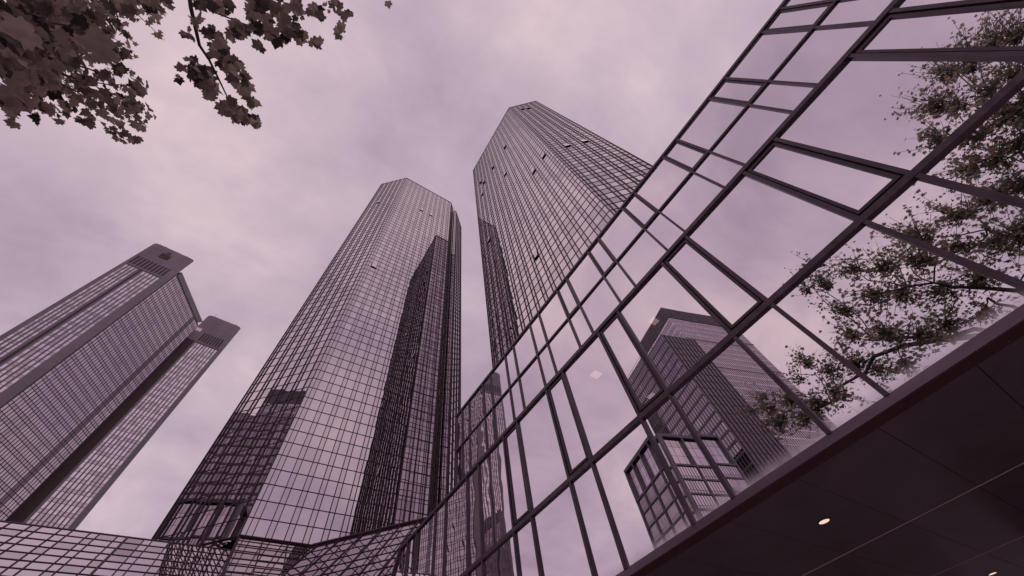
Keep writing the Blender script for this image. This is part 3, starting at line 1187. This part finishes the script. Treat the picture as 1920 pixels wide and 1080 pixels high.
LEAF_SIMPLE = [(0, -0.05), (0.20, -0.12), (0.46, 0.02), (0.30, 0.16), (0.50, 0.42), (0.20, 0.40), (0.0, 0.80),
               (-0.20, 0.40), (-0.50, 0.42), (-0.30, 0.16), (-0.46, 0.02), (-0.20, -0.12)]
LEAF_FINE = [(0, -0.03), (0.10, -0.12), (0.26, -0.15), (0.36, -0.04), (0.52, -0.05), (0.47, 0.08), (0.41, 0.15), (0.50, 0.22),
             (0.60, 0.32), (0.54, 0.41), (0.58, 0.54), (0.44, 0.52), (0.36, 0.50), (0.30, 0.52), (0.27, 0.62), (0.16, 0.72),
             (0.0, 0.95), (-0.16, 0.72), (-0.27, 0.62), (-0.30, 0.52), (-0.36, 0.50), (-0.44, 0.52), (-0.58, 0.54),
             (-0.54, 0.41), (-0.60, 0.32), (-0.50, 0.22), (-0.41, 0.15), (-0.47, 0.08), (-0.52, -0.05), (-0.36, -0.04), (-0.26, -0.15),
             (-0.10, -0.12)]


def leaf(c, size, droop, shape, mi):
    """one lobed leaf: fan from the midrib, folded a little along it"""
    nrm = Vector((rng.gauss(0, 0.55), rng.gauss(0, 0.55), 1)).normalized()
    d = Vector((rng.gauss(0, 1), rng.gauss(0, 1), -droop))
    d = (d - nrm * d.dot(nrm)).normalized()
    e = d.cross(nrm)
    fold = rng.uniform(0.05, 0.4)
    curl = rng.uniform(-0.25, 0.1)
    i = len(crown.v)
    ce = c + d * size * 0.12
    crown.v.append(tuple(ce))
    asym = rng.uniform(0.8, 1.2)
    for (x, y) in shape:
        x *= asym
        crown.v.append(tuple(c + e * x * size + d * y * size - nrm * (abs(x) * fold + curl * -1 * (y * y) * 0.8) * size))
    n = len(shape)
    for k in range(n):
        crown.f.append((i, i + 1 + k, i + 1 + (k + 1) % n))
        crown.m.append(mi)


def branch(a, b, r0, r1, sag=0.3, n=6, wob=0.12):
    a, b = Vector(a), Vector(b)
    L = (b - a).length
    pts = []
    off = R3(wob * L * 0.5)
    for k in range(n + 1):
        t = k / n
        p = a.lerp(b, t) + off * math.sin(math.pi * t) + Vector((0, 0, sag * L * 0.3)) * math.sin(math.pi * t) + (R3(0.015 * L) if 0 < k < n else Vector())
        pts.append(p)
    wood.tube(pts, [r0 + (r1 - r0) * (k / n) for k in range(n + 1)], 6)
    return pts


def twig_leaves(c, rad, n, size, shape, brown, toward=None, near=False):
    """a spray: a few twigs from one point, leaves hanging off them"""
    c = Vector(c)
    ntw = max(2, n // 9)
    for _ in range(ntw):
        tip = c + R3(rad * 0.75)
        o = toward if toward is not None else c + R3(rad * 0.3)
        st = Vector(o).lerp(c, 0.75) + R3(rad * 0.12)
        pts = [st, st.lerp(tip, 0.5) + R3(rad * 0.08), tip]
        wood.tube(pts, [0.018, 0.012, 0.006] if not near else [0.010, 0.007, 0.004], 5)
        for k in range(max(3, n // ntw)):
            t = rng.uniform(0.15, 1.08)
            p = st.lerp(tip, t) + R3(rad * 0.16)
            mi = 2 if near else (1 if rng.random() < brown else 0)
            leaf(p, size * rng.uniform(0.6, 1.2), 0.8, shape, mi)


TR = Vector((-8.2, -7.0, -EYE))
FORK = Vector((-8.0, -6.6, 6.5))
wood.tube([TR, TR + Vector((0.05, 0.05, 1)), TR.lerp(FORK, 0.5), FORK], [0.55, 0.42, 0.36, 0.33], 12)


def mirrored(px, py, t):
    d = px_ray(px, py)
    k = t / d.x
    return Vector((2 * D1 - t, d.y * k, d.z * k))


limbs = []
for (px, py, t) in [(1700, 540, 23.0), (1850, 430, 25.0), (1930, 240, 24.5), (1640, 640, 24.5), (1560, 760, 25.0), (1850, 560, 24.5), (1980, 300, 25)]:
    e = mirrored(px, py, t)
    pts = branch(FORK + R3(0.15), e, 0.17, 0.045, 0.25, 9)
    limbs.append(pts)
lp = [p for l_ in limbs for p in l_[3:]]
clus = [(1410, 740, .4), (1390, 770, .25), (1440, 800, .5), (1755, 115, 1), (1800, 95, 1), (1850, 60, 1.2), (1895, 35, 1.2), (1720, 185, .9), (1775, 185, 1), (1840, 150, 1), (1900, 110, 1),
        (1735, 245, .7), (1800, 255, 1), (1860, 220, 1.1), (1915, 190, 1.1), (1785, 325, .9), (1840, 300, 1.1), (1900, 270, 1.1),
        (1680, 440, .7), (1730, 430, .9), (1785, 395, 1.1), (1840, 380, 1.2), (1900, 350, 1.2), (1530, 518, .8), (1585, 500, 1),
        (1650, 500, 1.2), (1720, 480, 1.2), (1790, 465, 1.2), (1860, 450, 1.2), (1915, 430, 1.2), (1575, 570, .8), (1625, 560, 1.1),
        (1690, 555, 1.2), (1760, 545, 1.2), (1830, 520, 1), (1590, 630, .8), (1650, 620, 1), (1715, 625, 1), (1780, 600, .8), (1840, 590, .5),
        (1505, 668, .5), (1555, 690, .8), (1600, 680, 1), (1650, 690, .9), (1490, 705, .4), (1425, 765, .7), (1470, 750, .8), (1450, 790, .6), (1525, 760, .9),
        (1570, 745, 1), (1500, 790, .7), (1700, 690, .6), (1490, 530, .35), (1510, 490, .3),
        (1960, 60, 1), (1980, 200, 1), (1970, 330, 1), (1990, 480, 1)]
for (px, py, dn) in clus:
    t = rng.uniform(21.5, 25.5)
    if px < 1460:
        t = rng.uniform(27.0, 28.5)
    elif px < 1560:
        t = rng.uniform(25.3, 26.3)
    c = mirrored(px, py, t)
    near = min(lp, key=lambda q: (q - c).length)
    o = near
    if (c - near).length > 0.4:
        branch(near, c, 0.035, 0.014, 0.15, 5, 0.25)
    twig_leaves(c, 0.85 * (0.6 + 0.4 * dn), int(330 * dn), 0.20, LEAF_SIMPLE, 0.45, o)

# boughs that hang over the camera, seen directly in the top left corner


def direct(px, py, dist):
    return px_ray(px, py) * dist


b1 = branch(FORK, direct(-40, 60, 7.2), 0.11, 0.045, 0.2, 12, 0.05)
b2 = branch(b1[8], direct(350, -50, 6.2), 0.045, 0.022, 0.1, 8, 0.06)
tw = [direct(350, -50, 6.2), direct(358, 15, 6.1), direct(367, 55, 6.0), direct(374, 85, 6.0), direct(392, 112, 6.0), direct(410, 148, 6.0), direct(430, 190, 6.0), direct(452, 222, 6.0)]
wood.tube(tw, [0.022, 0.020, 0.018, 0.016, 0.013, 0.010, 0.007, 0.004], 6)
tw = [direct(367, 0, 6.0), direct(400, 22, 6.0), direct(440, 38, 6.1), direct(500, 60, 6.2)]
wood.tube(tw, [0.012, 0.010, 0.008, 0.004], 5)
# (px, py, spread in px, count, distance, size)
DC = [(20, 20, 26, 26, 6.5, .21), (80, 15, 30, 30, 7, .2), (140, 20, 30, 26, 6.5, .2), (200, 18, 24, 20, 7, .18), (40, 70, 28, 26, 6.8, .2),
      (110, 60, 30, 30, 7.2, .2), (170, 55, 28, 24, 7, .19), (225, 50, 16, 12, 7.5, .17), (25, 120, 26, 26, 6.5, .2), (90, 115, 30, 30, 6.8, .2),
      (150, 105, 30, 26, 7.2, .19), (205, 95, 26, 20, 7.4, .18), (240, 100, 12, 8, 7.5, .17), (30, 170, 24, 22, 6.5, .2), (95, 160, 30, 26, 7.0, .19),
      (160, 155, 28, 24, 7.2, .19), (215, 150, 24, 22, 7.4, .18), (258, 160, 16, 14, 7.6, .17), (20, 205, 14, 10, 6.8, .18), (70, 195, 18, 12, 7, .18),
      (130, 200, 18, 12, 7.2, .17), (180, 195, 22, 18, 7.3, .18), (235, 195, 22, 20, 7.5, .18), (265, 205, 14, 11, 7.5, .17), (215, 235, 16, 12, 7.5, .17),
      (245, 255, 12, 9, 7.5, .17), (265, 235, 10, 7, 7.5, .17), (160, 225, 12, 6, 7.3, .17), (70, 222, 6, 3, 7, .18), (28, 235, 4, 2, 7, .16), (110, 215, 8, 4, 7, .17),
      (245, 12, 14, 10, 7.2, .18), (285, 8, 16, 13, 7, .18), (315, 8, 6, 4, 7, .17),
      (350, 62, 6, 3, 6, .17), (372, 40, 6, 3, 6, .18), (338, 137, 6, 3, 6, .19), (365, 130, 10, 6, 6, .2), (385, 140, 12, 8, 6, .2), (355, 108, 5, 2, 6, .15),
      (410, 100, 12, 8, 6, .2), (420, 85, 8, 4, 6, .18), (430, 120, 12, 9, 6, .2), (445, 140, 12, 9, 6, .2), (400, 165, 10, 6, 6, .2), (460, 165, 10, 7, 6, .19), (395, 180, 6, 3, 6, .19),
      (425, 195, 10, 7, 6, .19), (445, 210, 12, 8, 6, .2), (470, 190, 8, 5, 6, .18), (470, 225, 10, 6, 6, .19), (485, 232, 5, 3, 6, .17), (390, 65, 6, 3, 6, .17),
      (385, 8, 10, 5, 6.2, .18), (425, 10, 12, 6, 6.2, .19), (405, 60, 8, 4, 6, .18), (440, 65, 8, 4, 6, .17),
      (460, 55, 14, 9, 6, .2), (490, 25, 18, 14, 6.2, .2), (500, 60, 14, 9, 6.2, .2), (530, 20, 16, 12, 6.4, .19), (540, 55, 14, 9, 6.4, .19), (490, 90, 6, 3, 6.2, .2),
      (560, 20, 12, 8, 6.6, .18), (565, 65, 12, 6, 6.4, .18), (590, 80, 8, 4, 6.4, .2), (590, 15, 8, 4, 6.6, .16), (610, 15, 8, 4, 6.6, .16), (598, 35, 8, 4, 6.6, .17), (640, 30, 8, 5, 6.6, .17),
      (635, 55, 7, 4, 6.6, .17), (628, 8, 8, 4, 6.6, .16), (730, 4, 3, 1, 6.6, .15), (655, 20, 4, 2, 6.6, .15)]
base_pts = b1[7:] + b2[2:]
for (px, py, sp, n, dist, size) in DC:
    c = direct(px, py, dist)
    if sp > 14 and n > 11:
        near = min(base_pts, key=lambda q: (q - c).length)
        if px < 330:
            branch(near, c, 0.014, 0.006, 0.1, 5, 0.2)
    for k in range(max(1, int(n * (1.1 if px < 250 else 1.6)))):
        p = direct(px + rng.gauss(0, sp * 0.62), py + rng.gauss(0, sp * 0.62), dist + rng.uniform(-0.9, 0.9))
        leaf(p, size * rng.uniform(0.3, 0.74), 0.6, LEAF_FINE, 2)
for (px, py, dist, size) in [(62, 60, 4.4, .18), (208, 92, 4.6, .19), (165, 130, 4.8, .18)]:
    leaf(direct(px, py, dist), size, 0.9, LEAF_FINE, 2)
wood.build('trunk', 'bark', tree, True)
crown.build('crown', ['leaf_green', 'leaf_brown', 'leaf_near'], tree)
